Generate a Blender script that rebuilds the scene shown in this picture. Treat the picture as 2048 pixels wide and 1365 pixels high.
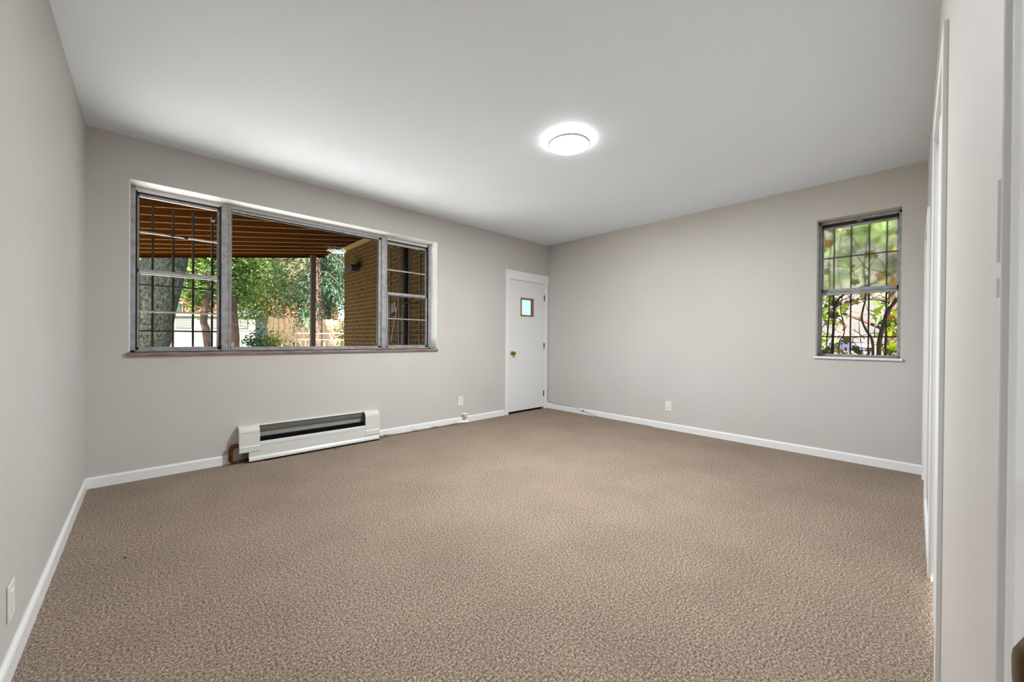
import bpy, math, random
import numpy as np
from mathutils import Vector, Matrix, noise

for o in list(bpy.data.objects):
    bpy.data.objects.remove(o, do_unlink=True)
S = bpy.context.scene
COL = S.collection
R = math.radians

# ------------------------------------------------------------------ camera
FPX, YAW, PITCH, ROLL = 766.66, 0.81116, -0.0046957, 0.0080021
fw = Vector((math.cos(YAW)*math.cos(PITCH), math.sin(YAW)*math.cos(PITCH), math.sin(PITCH)))
r0 = Vector((math.sin(YAW), -math.cos(YAW), 0.0))
u0 = r0.cross(fw)
rv = r0*math.cos(ROLL) + u0*math.sin(ROLL)
uv = -r0*math.sin(ROLL) + u0*math.cos(ROLL)
cam = bpy.data.cameras.new('camera')
cam.sensor_width = 36.0
cam.lens = FPX/2048*36
cam.clip_start = 0.01
cam.clip_end = 300
camo = bpy.data.objects.new('camera', cam)
COL.objects.link(camo)
camo.matrix_world = Matrix(((rv.x, uv.x, -fw.x, 0), (rv.y, uv.y, -fw.y, 0), (rv.z, uv.z, -fw.z, 1.1), (0, 0, 0, 1)))
S.camera = camo

# ------------------------------------------------------------------ sky, sun, exposure
LAMP_W = 90.0
HALO = 40.0
SKY = 1.1
SUN = 56.0
EXPOSURE = 0.12
w = bpy.data.worlds.new('sky')
S.world = w
w.use_nodes = True
nt = w.node_tree
nt.nodes.clear()
wo = nt.nodes.new('ShaderNodeOutputWorld')
bg = nt.nodes.new('ShaderNodeBackground')
sk = nt.nodes.new('ShaderNodeTexSky')
sk.sky_type = 'NISHITA'
sk.sun_disc = False
sk.sun_elevation = R(43)
sk.sun_rotation = R(220)
sk.air_density = 1.0
sk.dust_density = 3.0
bg.inputs['Strength'].default_value = SKY
nt.links.new(sk.outputs[0], bg.inputs['Color'])
nt.links.new(bg.outputs[0], wo.inputs['Surface'])
sl = bpy.data.lights.new('sun', 'SUN')
sl.energy = SUN
sl.angle = R(0.6)
sl.color = (1.0, 0.95, 0.87)
so = bpy.data.objects.new('sun', sl)
COL.objects.link(so)
so.rotation_euler = Vector((0.62, 0.50, -0.75)).to_track_quat('-Z', 'Y').to_euler()
so.location = (-10, -12, 20)
S.view_settings.view_transform = 'Standard'
S.view_settings.look = 'None'
S.view_settings.gamma = 1.0
S.view_settings.exposure = EXPOSURE
S.view_settings.use_curve_mapping = False

# ------------------------------------------------------------------ materials
def lin(c):
    return tuple(((v/255/12.92) if v/255 <= 0.04045 else ((v/255+0.055)/1.055)**2.4) for v in c) + (1.0,)

def mat(name, col, rough=0.5, metal=0.0, col2=None, scale=3.0, bump=0.0, bscale=20.0, spec=0.5, detail=3.0, island=False, contrast=(0.35, 0.65), bdist=0.01, stretch=None):
    m = bpy.data.materials.new(name)
    m.use_nodes = True
    n = m.node_tree
    b = n.nodes['Principled BSDF']
    b.inputs['Base Color'].default_value = lin(col)
    b.inputs['Roughness'].default_value = rough
    b.inputs['Metallic'].default_value = metal
    b.inputs['Specular IOR Level'].default_value = spec
    geo = n.nodes.new('ShaderNodeNewGeometry')
    pos = geo.outputs['Position']
    if stretch:
        mp = n.nodes.new('ShaderNodeMapping')
        mp.inputs['Scale'].default_value = stretch
        n.links.new(pos, mp.inputs['Vector'])
        pos = mp.outputs['Vector']
    if col2 is not None:
        cr = n.nodes.new('ShaderNodeValToRGB')
        cr.color_ramp.elements[0].color = lin(col)
        cr.color_ramp.elements[1].color = lin(col2)
        if island:
            cr.color_ramp.elements[0].position = 0.0
            cr.color_ramp.elements[1].position = 1.0
            n.links.new(geo.outputs['Random Per Island'], cr.inputs['Fac'])
        else:
            cr.color_ramp.elements[0].position = contrast[0]
            cr.color_ramp.elements[1].position = contrast[1]
            t = n.nodes.new('ShaderNodeTexNoise')
            t.inputs['Scale'].default_value = scale
            t.inputs['Detail'].default_value = detail
            n.links.new(pos, t.inputs['Vector'])
            n.links.new(t.outputs['Fac'], cr.inputs['Fac'])
        n.links.new(cr.outputs['Color'], b.inputs['Base Color'])
    if bump > 0:
        t2 = n.nodes.new('ShaderNodeTexNoise')
        t2.inputs['Scale'].default_value = bscale
        t2.inputs['Detail'].default_value = 3.0
        n.links.new(pos, t2.inputs['Vector'])
        bp = n.nodes.new('ShaderNodeBump')
        bp.inputs['Strength'].default_value = bump
        bp.inputs['Distance'].default_value = bdist
        n.links.new(t2.outputs['Fac'], bp.inputs['Height'])
        n.links.new(bp.outputs['Normal'], b.inputs['Normal'])
    return m

def leaf_mat(name, c1, c2, trans=0.35, rough=0.5):
    m = mat(name, c1, rough, col2=c2, island=True, spec=0.15)
    n = m.node_tree
    b = n.nodes['Principled BSDF']
    out = [x for x in n.nodes if x.type == 'OUTPUT_MATERIAL'][0]
    cr = [x for x in n.nodes if x.type == 'VALTORGB'][0]
    tr = n.nodes.new('ShaderNodeBsdfTranslucent')
    mx = n.nodes.new('ShaderNodeMixShader')
    mx.inputs[0].default_value = trans
    n.links.new(cr.outputs['Color'], tr.inputs['Color'])
    n.links.new(b.outputs[0], mx.inputs[1])
    n.links.new(tr.outputs[0], mx.inputs[2])
    n.links.new(mx.outputs[0], out.inputs['Surface'])
    return m

def emis(name, col, strength):
    m = bpy.data.materials.new(name)
    m.use_nodes = True
    n = m.node_tree
    n.nodes.clear()
    o = n.nodes.new('ShaderNodeOutputMaterial')
    e = n.nodes.new('ShaderNodeEmission')
    e.inputs['Color'].default_value = lin(col)
    e.inputs['Strength'].default_value = strength
    n.links.new(e.outputs[0], o.inputs['Surface'])
    return m

def glass_mat(name, tint=(250, 252, 250), f0=0.005):
    # clear pane: transparent body with an angle-dependent mirror reflection
    m = bpy.data.materials.new(name)
    m.use_nodes = True
    n = m.node_tree
    n.nodes.clear()
    o = n.nodes.new('ShaderNodeOutputMaterial')
    tr = n.nodes.new('ShaderNodeBsdfTransparent')
    tr.inputs['Color'].default_value = lin(tint)
    gl = n.nodes.new('ShaderNodeBsdfGlossy')
    gl.inputs['Roughness'].default_value = 0.0
    lw = n.nodes.new('ShaderNodeLayerWeight')
    lw.inputs['Blend'].default_value = 0.5
    pw = n.nodes.new('ShaderNodeMath')
    pw.operation = 'POWER'
    pw.inputs[1].default_value = 5.0
    ma = n.nodes.new('ShaderNodeMath')
    ma.operation = 'MULTIPLY_ADD'
    ma.inputs[1].default_value = 1-f0
    ma.inputs[2].default_value = f0
    mx = n.nodes.new('ShaderNodeMixShader')
    n.links.new(lw.outputs['Facing'], pw.inputs[0])
    n.links.new(pw.outputs[0], ma.inputs[0])
    n.links.new(ma.outputs[0], mx.inputs[0])
    n.links.new(tr.outputs[0], mx.inputs[1])
    n.links.new(gl.outputs[0], mx.inputs[2])
    n.links.new(mx.outputs[0], o.inputs['Surface'])
    return m

def hazy_mat(name, rough=0.12, ior=1.25, col=(245, 248, 245), wave=0.0):
    m = bpy.data.materials.new(name)
    m.use_nodes = True
    n = m.node_tree
    b = n.nodes['Principled BSDF']
    b.inputs['Base Color'].default_value = lin(col)
    b.inputs['Transmission Weight'].default_value = 1.0
    b.inputs['Roughness'].default_value = rough
    b.inputs['IOR'].default_value = ior
    if wave > 0:
        t = n.nodes.new('ShaderNodeTexNoise')
        t.inputs['Scale'].default_value = 14.0
        g = n.nodes.new('ShaderNodeNewGeometry')
        n.links.new(g.outputs['Position'], t.inputs['Vector'])
        bp = n.nodes.new('ShaderNodeBump')
        bp.inputs['Strength'].default_value = wave
        bp.inputs['Distance'].default_value = 0.02
        n.links.new(t.outputs['Fac'], bp.inputs['Height'])
        n.links.new(bp.outputs['Normal'], b.inputs['Normal'])
    return m

def carpet_mat():
    m = bpy.data.materials.new('carpet')
    m.use_nodes = True
    n = m.node_tree
    b = n.nodes['Principled BSDF']
    b.inputs['Roughness'].default_value = 0.95
    b.inputs['Specular IOR Level'].default_value = 0.08
    g = n.nodes.new('ShaderNodeNewGeometry')
    def tex(scale, detail=2.0, rough=0.6):
        t = n.nodes.new('ShaderNodeTexNoise')
        t.inputs['Scale'].default_value = scale
        t.inputs['Detail'].default_value = detail
        t.inputs['Roughness'].default_value = rough
        n.links.new(g.outputs['Position'], t.inputs['Vector'])
        return t
    t1 = tex(320, 3.0, 0.72)
    cr = n.nodes.new('ShaderNodeValToRGB')
    cr.color_ramp.elements[0].position = 0.40
    cr.color_ramp.elements[0].color = lin((62, 49, 39))
    cr.color_ramp.elements[1].position = 0.60
    cr.color_ramp.elements[1].color = lin((212, 194, 176))
    e = cr.color_ramp.elements.new(0.5)
    e.color = lin((142, 124, 109))
    t4 = tex(115, 3.0, 0.65)
    mxf = n.nodes.new('ShaderNodeMath')
    mxf.operation = 'MULTIPLY_ADD'
    mxf.inputs[1].default_value = 0.42
    sc1 = n.nodes.new('ShaderNodeMath')
    sc1.operation = 'MULTIPLY'
    sc1.inputs[1].default_value = 0.58
    n.links.new(t1.outputs['Fac'], sc1.inputs[0])
    n.links.new(t4.outputs['Fac'], mxf.inputs[0])
    n.links.new(sc1.outputs[0], mxf.inputs[2])
    n.links.new(mxf.outputs[0], cr.inputs['Fac'])
    # slow wear and a few small dark stains
    t2 = tex(2.2, 4.0)
    c2 = n.nodes.new('ShaderNodeValToRGB')
    c2.color_ramp.elements[0].position = 0.3
    c2.color_ramp.elements[0].color = (0.86, 0.86, 0.86, 1)
    c2.color_ramp.elements[1].position = 0.62
    c2.color_ramp.elements[1].color = (1, 1, 1, 1)
    n.links.new(t2.outputs['Fac'], c2.inputs['Fac'])
    t3 = tex(9.0, 3.0)
    c3 = n.nodes.new('ShaderNodeValToRGB')
    c3.color_ramp.elements[0].position = 0.225
    c3.color_ramp.elements[0].color = (0.7, 0.68, 0.66, 1)
    c3.color_ramp.elements[1].position = 0.29
    c3.color_ramp.elements[1].color = (1, 1, 1, 1)
    n.links.new(t3.outputs['Fac'], c3.inputs['Fac'])
    x1 = n.nodes.new('ShaderNodeMixRGB')
    x1.blend_type = 'MULTIPLY'
    x1.inputs[0].default_value = 1
    x2 = n.nodes.new('ShaderNodeMixRGB')
    x2.blend_type = 'MULTIPLY'
    x2.inputs[0].default_value = 1
    n.links.new(cr.outputs[0], x1.inputs[1])
    n.links.new(c2.outputs[0], x1.inputs[2])
    n.links.new(x1.outputs[0], x2.inputs[1])
    n.links.new(c3.outputs[0], x2.inputs[2])
    n.links.new(x2.outputs[0], b.inputs['Base Color'])
    bp = n.nodes.new('ShaderNodeBump')
    bp.inputs['Strength'].default_value = 0.6
    bp.inputs['Distance'].default_value = 0.004
    n.links.new(t1.outputs['Fac'], bp.inputs['Height'])
    n.links.new(bp.outputs['Normal'], b.inputs['Normal'])
    return m

WALL = mat('wall_paint', (201, 196, 192), 0.55, col2=(204, 199, 195), scale=1.5, bump=0.12, bscale=55, bdist=0.003)
CEIL = mat('ceiling_paint', (238, 245, 254), 0.6, col2=(240, 247, 255), scale=1.2, bump=0.25, bscale=1.6, bdist=0.03)
TRIM = mat('white_trim_paint', (238, 238, 238), 0.32, bump=0.06, bscale=30, bdist=0.002)
GLOSS = mat('glossy_white_paint', (236, 237, 239), 0.12, bump=0.12, bscale=40, bdist=0.002)
CARPET = carpet_mat()
ALU = mat('aluminium', (150, 147, 148), 0.5, 0.25, col2=(174, 172, 174), scale=18, bump=0.1, bscale=60, bdist=0.001)
ALU_DARK = mat('weathered_aluminium', (120, 117, 115), 0.45, 0.7, col2=(168, 165, 163), scale=25)
GASKET = mat('black_gasket', (18, 17, 17), 0.6)
SILL = mat('worn_wood_sill', (112, 88, 78), 0.55, col2=(158, 138, 126), scale=8, stretch=(0.6, 6, 6))
GLASS = glass_mat('clear_glass')
HAZY = hazy_mat('hazy_plastic_film', 0.30, 1.15, wave=0.4)
FROST = hazy_mat('frosted_door_glass', 0.5, 1.3, (150, 172, 188))
DOORW = mat('white_door_paint', (232, 232, 232), 0.38, bump=0.05, bscale=25, bdist=0.002)
BRASS = mat('brass', (176, 132, 40), 0.22, 1.0)
BRASS_OLD = mat('aged_brass', (96, 74, 20), 0.36, 1.0, col2=(66, 48, 13), scale=35)
HINGE = mat('dark_hinge_steel', (92, 92, 95), 0.4, 0.8)
OAK = mat('stained_wood', (150, 110, 66), 0.5, col2=(176, 136, 90), scale=20, stretch=(1, 1, 5))
DARK = mat('dark_gap', (20, 15, 12), 0.9)
HEAT = mat('heater_enamel', (218, 218, 213), 0.35)
HEATBACK = mat('heater_grey_back', (156, 156, 150), 0.5)
FIN = mat('black_fins', (24, 24, 24), 0.6)
COPPER = mat('tarnished_copper', (150, 84, 46), 0.35, 0.9, col2=(74, 46, 32), scale=45)
PLASTIC = mat('white_plastic', (232, 231, 228), 0.35)
SLOT = mat('outlet_slot', (60, 58, 56), 0.6)
CABLE = mat('grey_cable', (176, 174, 172), 0.5)
CONCRETE = mat('concrete', (231, 230, 227), 0.9, col2=(238, 237, 234), scale=5)
GRASS = mat('yard_grass', (74, 84, 40), 0.95, col2=(120, 112, 66), scale=2.5)
BROWN = mat('brown_porch_board', (42, 19, 2), 0.8, col2=(47, 22, 3), scale=3, spec=0.0, stretch=(0.5, 1, 1))
LAP_LIT = mat('tan_lap_highlight', (138, 96, 50), 0.8, spec=0.1)  # lighter tan stands for light caught on the board lap edges
POSTM = mat('dark_brown_post', (58, 46, 40), 0.7, spec=0.1)
MORTAR = mat('mortar', (126, 105, 58), 0.95, spec=0.08)
BRICKS = [mat('tan_brick_a', (66, 47, 20), 0.9, col2=(76, 55, 25), scale=14, spec=0.08, bump=0.3, bscale=60, bdist=0.004),
          mat('tan_brick_b', (72, 53, 24), 0.9, col2=(60, 41, 18), scale=14, spec=0.08, bump=0.3, bscale=60, bdist=0.004),
          mat('tan_brick_c', (64, 41, 19), 0.9, col2=(70, 50, 23), scale=14, spec=0.08, bump=0.3, bscale=60, bdist=0.004)]
IRON = mat('rusty_iron_bar', (46, 34, 26), 0.6, 0.4, col2=(66, 48, 36), scale=20)
BARK = mat('grey_bark', (70, 74, 67), 0.95, col2=(30, 34, 29), scale=26, bump=1.0, bscale=22, bdist=0.05, spec=0.1, stretch=(1, 1, 0.7))
BARK2 = mat('brown_bark', (92, 66, 52), 0.95, col2=(58, 42, 34), scale=14, bump=0.8, bscale=30, bdist=0.02, stretch=(1, 1, 0.3))
LEAF_A = leaf_mat('mid_green_leaf', (40, 70, 20), (136, 164, 84))
LEAF_B = leaf_mat('deep_green_leaf', (18, 40, 18), (66, 98, 48))
LEAF_C = leaf_mat('yellow_green_leaf', (76, 92, 22), (140, 146, 60))
LEAF_D = leaf_mat('blue_green_needle', (18, 40, 26), (92, 122, 92), 0.2)
LEAF_E = leaf_mat('dry_tan_needle', (70, 54, 40), (136, 116, 92), 0.2)
FENCE = mat('weathered_fence_wood', (132, 106, 80), 0.85, col2=(162, 138, 110), scale=6, stretch=(6, 6, 0.6))
REDBRICK = mat('red_brick_house', (98, 50, 36), 0.9, col2=(120, 70, 52), scale=9)
SIDING = mat('pale_siding', (130, 134, 124), 0.7)
ROOFM = mat('house_roof_shingle', (70, 52, 44), 0.9, col2=(92, 66, 56), scale=10)
WINDK = mat('dark_window_glass', (44, 52, 54), 0.1)
WHITEMETAL = mat('white_metal_rail', (170, 164, 158), 0.5)
VLEAF = [leaf_mat('vine_leaf_lime', (150, 186, 16), (178, 200, 30), 0.55), leaf_mat('vine_leaf_green', (96, 110, 40), (134, 140, 62), 0.5),
         leaf_mat('vine_leaf_autumn', (150, 92, 40), (186, 138, 50), 0.45), leaf_mat('vine_leaf_dark', (58, 66, 26), (84, 84, 34), 0.4)]
STEM = mat('vine_stem', (58, 44, 34), 0.9, col2=(84, 66, 52), scale=30)
WHITEWALL = mat('white_stucco', (136, 130, 130), 0.9, col2=(152, 144, 144), scale=3)
BLUE = mat('blue_painted_board', (110, 112, 170), 0.6)
LITTER = mat('leaf_litter', (66, 52, 36), 0.95, col2=(104, 84, 58), scale=12)

for m_ in [BROWN, LAP_LIT, POSTM, MORTAR, BARK, BARK2, LEAF_A, LEAF_B, LEAF_C, LEAF_D, LEAF_E, FENCE, REDBRICK, SIDING, ROOFM, WHITEMETAL, WHITEWALL, IRON] + BRICKS:
    kf = {'brown_porch_board': 0.38, 'tan_lap_highlight': 0.38, 'mortar': 0.42, 'white_stucco': 0.19, 'weathered_fence_wood': 1.25, 'mid_green_leaf': 0.66, 'pale_siding': 0.36, 'white_metal_rail': 0.36, 'yellow_green_leaf': 0.9}.get(m_.name, 0.42 if m_ in BRICKS else 0.62)
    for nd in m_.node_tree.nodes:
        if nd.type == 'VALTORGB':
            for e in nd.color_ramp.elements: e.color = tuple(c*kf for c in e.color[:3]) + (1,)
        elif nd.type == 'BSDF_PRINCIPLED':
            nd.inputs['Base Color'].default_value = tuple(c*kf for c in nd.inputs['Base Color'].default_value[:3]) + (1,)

# ------------------------------------------------------------------ builders
ORG = {}
def tag(o, label=None, cat=None, group=None, kind=None):
    if label: o['label'] = label
    if cat: o['category'] = cat
    if group: o['group'] = group
    if kind: o['kind'] = kind
    return o

def empty(name, loc, label=None, cat=None, group=None, kind=None):
    o = bpy.data.objects.new(name, None)
    o.empty_display_size = 0.1
    COL.objects.link(o)
    o.location = loc
    ORG[o.name] = Vector(loc)
    return tag(o, label, cat, group, kind)

class MB:
    def __init__(s):
        s.v = []; s.f = []
    def add(s, vs, fs):
        n = len(s.v)
        s.v += [tuple(v) for v in vs]
        s.f += [tuple(i+n for i in f) for f in fs]
        return s
    def box(s, x0, x1, y0, y1, z0, z1):
        x0, x1 = min(x0, x1), max(x0, x1); y0, y1 = min(y0, y1), max(y0, y1); z0, z1 = min(z0, z1), max(z0, z1)
        return s.add([(x0, y0, z0), (x1, y0, z0), (x1, y1, z0), (x0, y1, z0), (x0, y0, z1), (x1, y0, z1), (x1, y1, z1), (x0, y1, z1)],
                     [(0, 3, 2, 1), (4, 5, 6, 7), (0, 1, 5, 4), (1, 2, 6, 5), (2, 3, 7, 6), (3, 0, 4, 7)])
    def prism(s, prof, axis, a, b):
        # prof: 2-D closed outline; axis 'x': (y,z); 'y': (x,z); 'z': (x,y)
        def pt(p, t):
            return {'x': (t, p[0], p[1]), 'y': (p[0], t, p[1]), 'z': (p[0], p[1], t)}[axis]
        n = len(prof)
        vs = [pt(p, a) for p in prof] + [pt(p, b) for p in prof]
        fs = [(i, (i+1) % n, n+(i+1) % n, n+i) for i in range(n)] + [tuple(range(n))[::-1], tuple(range(n, 2*n))]
        return s.add(vs, fs)
    def tube(s, pts, rad, seg=8, rough=0.0, nscale=3.0, caps=True):
        pts = [Vector(p) for p in pts]
        if not isinstance(rad, (list, tuple)): rad = [rad]*len(pts)
        rings = []; prev = None
        for i, p in enumerate(pts):
            d = (pts[min(i+1, len(pts)-1)] - pts[max(i-1, 0)]).normalized()
            a = Vector((0, 0, 1)) if abs(d.z) < 0.9 else Vector((1, 0, 0))
            if prev is not None: a = prev
            e1 = (a - d*a.dot(d)).normalized(); e2 = d.cross(e1); prev = e1
            ring = []
            for k in range(seg):
                t = 2*math.pi*k/seg
                q = p + (e1*math.cos(t)+e2*math.sin(t))*rad[i]
                if rough: q = q + (q-p).normalized()*rough*noise.noise(q*nscale)
                ring.append(q)
            rings.append(ring)
        vs = [v for r in rings for v in r]
        fs = []
        for i in range(len(rings)-1):
            for k in range(seg):
                k2 = (k+1) % seg
                fs.append((i*seg+k, i*seg+k2, (i+1)*seg+k2, (i+1)*seg+k))
        if caps:
            fs.append(tuple(range(seg))[::-1]); fs.append(tuple((len(rings)-1)*seg+k for k in range(seg)))
        return s.add(vs, fs)
    def lathe(s, prof, c, axis='z', seg=32, ring=False):
        # prof: list of (radius, height along axis)
        ax = {'x': (Vector((0, 1, 0)), Vector((0, 0, 1)), Vector((1, 0, 0))), 'y': (Vector((1, 0, 0)), Vector((0, 0, 1)), Vector((0, 1, 0))), 'z': (Vector((1, 0, 0)), Vector((0, 1, 0)), Vector((0, 0, 1)))}[axis]
        c = Vector(c); vs = []; fs = []
        for (r, h) in prof:
            for k in range(seg):
                t = 2*math.pi*k/seg
                vs.append(c + ax[0]*r*math.cos(t) + ax[1]*r*math.sin(t) + ax[2]*h)
        for i in range(len(prof)-1):
            for k in range(seg):
                k2 = (k+1) % seg
                fs.append((i*seg+k, i*seg+k2, (i+1)*seg+k2, (i+1)*seg+k))
        if ring:
            n = len(prof)-1
            for k in range(seg):
                k2 = (k+1) % seg
                fs.append((n*seg+k, n*seg+k2, k2, k))
        else:
            fs.append(tuple(range(seg))); fs.append(tuple((len(prof)-1)*seg+k for k in range(seg)))
        return s.add(vs, fs)
    def build(s, name, m, parent=None, loc=None, smooth=False, bevel=0.0, fn=None):
        me = bpy.data.meshes.new(name)
        o = bpy.data.objects.new(name, me)
        COL.objects.link(o)
        vs = [Vector(v) for v in s.v]
        if fn: vs = [Vector(fn(v)) for v in vs]
        if parent is not None:
            po = ORG[parent.name]
            if loc is None:
                lo = po.copy()
            else:
                lo = Vector(loc)
        else:
            if loc is None:
                xs = [v.x for v in vs]; ys = [v.y for v in vs]; zs = [v.z for v in vs]
                lo = Vector(((min(xs)+max(xs))/2, (min(ys)+max(ys))/2, min(zs)))
            else:
                lo = Vector(loc)
        me.from_pydata([tuple(v-lo) for v in vs], [], s.f)
        me.update()
        import bmesh
        bm = bmesh.new(); bm.from_mesh(me)
        bmesh.ops.recalc_face_normals(bm, faces=bm.faces)
        bm.to_mesh(me); bm.free()
        me.materials.append(m)
        ORG[o.name] = lo
        if parent is not None:
            o.parent = parent
            o.location = lo - ORG[parent.name]
        else:
            o.location = lo
        if smooth:
            for p in me.polygons: p.use_smooth = True
        if bevel > 0:
            b = o.modifiers.new('bevel', 'BEVEL')
            b.width = bevel; b.segments = 2; b.limit_method = 'ANGLE'
        return o

def box(*a):
    return MB().box(*a)

# ------------------------------------------------------------------ room shell
XW, XE, YN, H = -0.3252, 4.6683, 4.0851, 2.605
T = 0.22
def ys(x): return -0.068 + 0.0027*x      # inner face of the south wall, a hair out of square
def sk_s(v): return (v[0], v[1] + 0.0027*v[0], v[2])

fl = box(XW-T, XE+T, -0.4, YN+T, -0.2, 0.0).build('floor', CARPET)
tag(fl, 'brown speckled carpet floor of the empty room', 'floor', kind='structure')
ce = box(XW-T-0.1, XE+T+0.1, -0.5, YN+T+0.1, H, H+0.35).build('ceiling', CEIL)
tag(ce, 'smooth white ceiling of the empty room', 'ceiling', kind='structure')

WX0, WX1, WZ0, WZ1 = -0.105, 2.597, 0.976, 2.290     # big window opening
DX0, DX1, DZ1 = 3.792, 4.592, 1.985                   # door opening
b = MB()
b.box(XW-T, WX0, YN, YN+T, 0, H).box(WX0, WX1, YN, YN+T, 0, WZ0).box(WX0, WX1, YN, YN+T, WZ1, H)
b.box(WX1, DX0, YN, YN+T, 0, H).box(DX0, DX1, YN, YN+T, DZ1, H).box(DX1, XE+T, YN, YN+T, 0, H)
tag(b.build('wall_north', WALL), 'greige painted wall with the wide three-part window', 'wall', kind='structure')
EY0, EY1, EZ0, EZ1 = 0.087, 0.665, 0.962, 2.268      # east window opening
b = MB()
b.box(XE, XE+T, -0.4, EY0, 0, H).box(XE, XE+T, EY1, YN, 0, H).box(XE, XE+T, EY0, EY1, 0, EZ0).box(XE, XE+T, EY0, EY1, EZ1, H)
tag(b.build('wall_east', WALL), 'greige painted wall with the small vine-covered window', 'wall', kind='structure')
tag(box(XW-T, XW, -0.4, YN, 0, H).build('wall_west', WALL), 'greige painted wall along the left edge of the photo', 'wall', kind='structure')
# south wall: entry door, bifold closet, far closet
SY0, SY1 = -0.20, -0.068
b = MB()
ops = [(-0.29, 0.455, 1.98), (1.872, 2.632, 2.03), (3.745, 4.50, 1.915)]
x = XW
for (a, c, zt) in ops:
    b.box(x, a, SY0, SY1, 0, H); b.box(a, c, SY0, SY1, zt, H); x = c
b.box(x, XE, SY0, SY1, 0, H)
tag(b.build('wall_south', WALL, fn=sk_s), 'greige painted wall seen edge-on at the right of the photo', 'wall', kind='structure')

# baseboards
BH, BT = 0.079, 0.013
def base_prof(sgn, wall):
    # (offset, z) outline, offset measured into the room from the wall
    return [(wall, 0), (wall+sgn*BT, 0), (wall+sgn*BT, BH-0.014), (wall+sgn*(BT-0.003), BH-0.006), (wall+sgn*0.005, BH), (wall, BH)]
b = MB().prism(base_prof(-1, YN), 'x', XW, 0.52)
b.prism(base_prof(-1, YN), 'x', 1.84, DX0-0.055)
tag(b.build('baseboard_north', TRIM), 'white baseboard under the wide window, broken by the heater', 'baseboard', kind='structure')
b = MB().prism(base_prof(-1, XE), 'y', -0.06, YN)
tag(b.build('baseboard_east', TRIM), 'white baseboard along the wall with the small window', 'baseboard', kind='structure')
b = MB().prism(base_prof(1, XW), 'y', -0.06, YN)
tag(b.build('baseboard_west', TRIM), 'white baseboard along the left wall', 'baseboard', kind='structure')
b = MB()
for (a, c) in ((0.545, 1.58), (2.705, 3.68), (4.565, XE)):
    b.prism(base_prof(1, SY1), 'x', a, c)
tag(b.build('baseboard_south', TRIM, fn=sk_s), 'white baseboard between the closet doors at the right', 'baseboard', kind='structure')

# ------------------------------------------------------------------ big window
win = empty('window_1', ((WX0+WX1)/2, YN+0.15, WZ0), 'wide aluminium window with fixed centre pane and two side sashes', 'window', kind='structure')
# painted plaster reveal lining
b = MB()
b.box(WX0, WX1, YN+0.002, YN+0.20, WZ1-0.004, WZ1+0.001)
b.box(WX0-0.001, WX0+0.004, YN+0.002, YN+0.20, WZ0, WZ1)
b.box(WX1-0.004, WX1+0.001, YN+0.002, YN+0.20, WZ0, WZ1)
b.build('reveal', TRIM, win)
FY = YN+0.145                                    # inner face of the metal frame
b = MB()
b.box(WX0, WX1, FY, FY+0.075, WZ0, WZ0+0.014)
b.box(WX0, WX0+0.032, FY, FY+0.075, WZ0, WZ1)
b.box(WX1-0.034, WX1, FY, FY+0.075, WZ0, WZ1)
b.build('outer_frame', ALU, win, bevel=0.002)
MB().box(WX0+0.003, WX1-0.003, FY+0.030, FY+0.075, WZ1-0.040, WZ1-0.002).build('painted_head', TRIM, win, bevel=0.002)
for (a, c, nm) in ((0.468, 0.537, 'mullion'), (1.943, 2.012, 'mullion')):
    m_ = MB().box(a+0.004, c-0.004, FY-0.012, FY+0.075, WZ0, WZ1-0.03)
    m_.box(a, a+0.012, FY-0.004, FY+0.07, WZ0, WZ1-0.03).box(c-0.016, c-0.010, FY-0.018, FY, WZ0+0.01, WZ1-0.04)
    mu = m_.build(nm, ALU, win, bevel=0.002)
    s_ = MB()
    for z in (1.06, 1.33, 1.58, 1.86, 2.10, 2.22):
        s_.lathe([(0.0045, 0.0), (0.0045, 0.003), (0.001, 0.004)], ((a+c)/2+0.004, FY-0.0165, z), 'y', 8)
    s_.build('screw', HINGE, mu)
# black gaskets round each light
def sash(x0, x1, z0, z1, fy, rail=0.022, stile=0.02, mz=None, nm='sash', mrail=0.013, m=ALU):
    f_ = MB()
    f_.box(x0, x1, fy, fy+0.022, z1-rail, z1).box(x0, x1, fy, fy+0.022, z0, z0+rail)
    f_.box(x0, x0+stile, fy, fy+0.022, z0, z1).box(x1-stile, x1, fy, fy+0.022, z0, z1)
    so_ = f_.build(nm, m, win, bevel=0.0015)
    zs = [z0+rail] + ([mz] if mz else []) + [z1-rail]
    if mz:
        MB().box(x0+stile, x1-stile, fy-0.002, fy+0.02, mz-mrail/2, mz+mrail/2).build('muntin', m, so_, bevel=0.0015)
    for i in range(len(zs)-1):
        MB().box(x0+stile-0.004, x1-stile+0.004, fy+0.010, fy+0.0115, zs[i]-0.004, zs[i+1]+0.004).build('pane', GLASS, so_)
    g_ = MB()
    e = 0.003
    for i in range(len(zs)-1):
        a0, a1, c0, c1 = x0+stile, x1-stile, zs[i], zs[i+1]
        g_.box(a0, a0+e, fy+0.004, fy+0.02, c0, c1).box(a1-e, a1, fy+0.004, fy+0.02, c0, c1)
    g_.build('gasket', GASKET, so_)
    return so_
LX0, LX1 = WX0+0.032, 0.470
RX0, RX1 = 2.010, WX1-0.036
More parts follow.
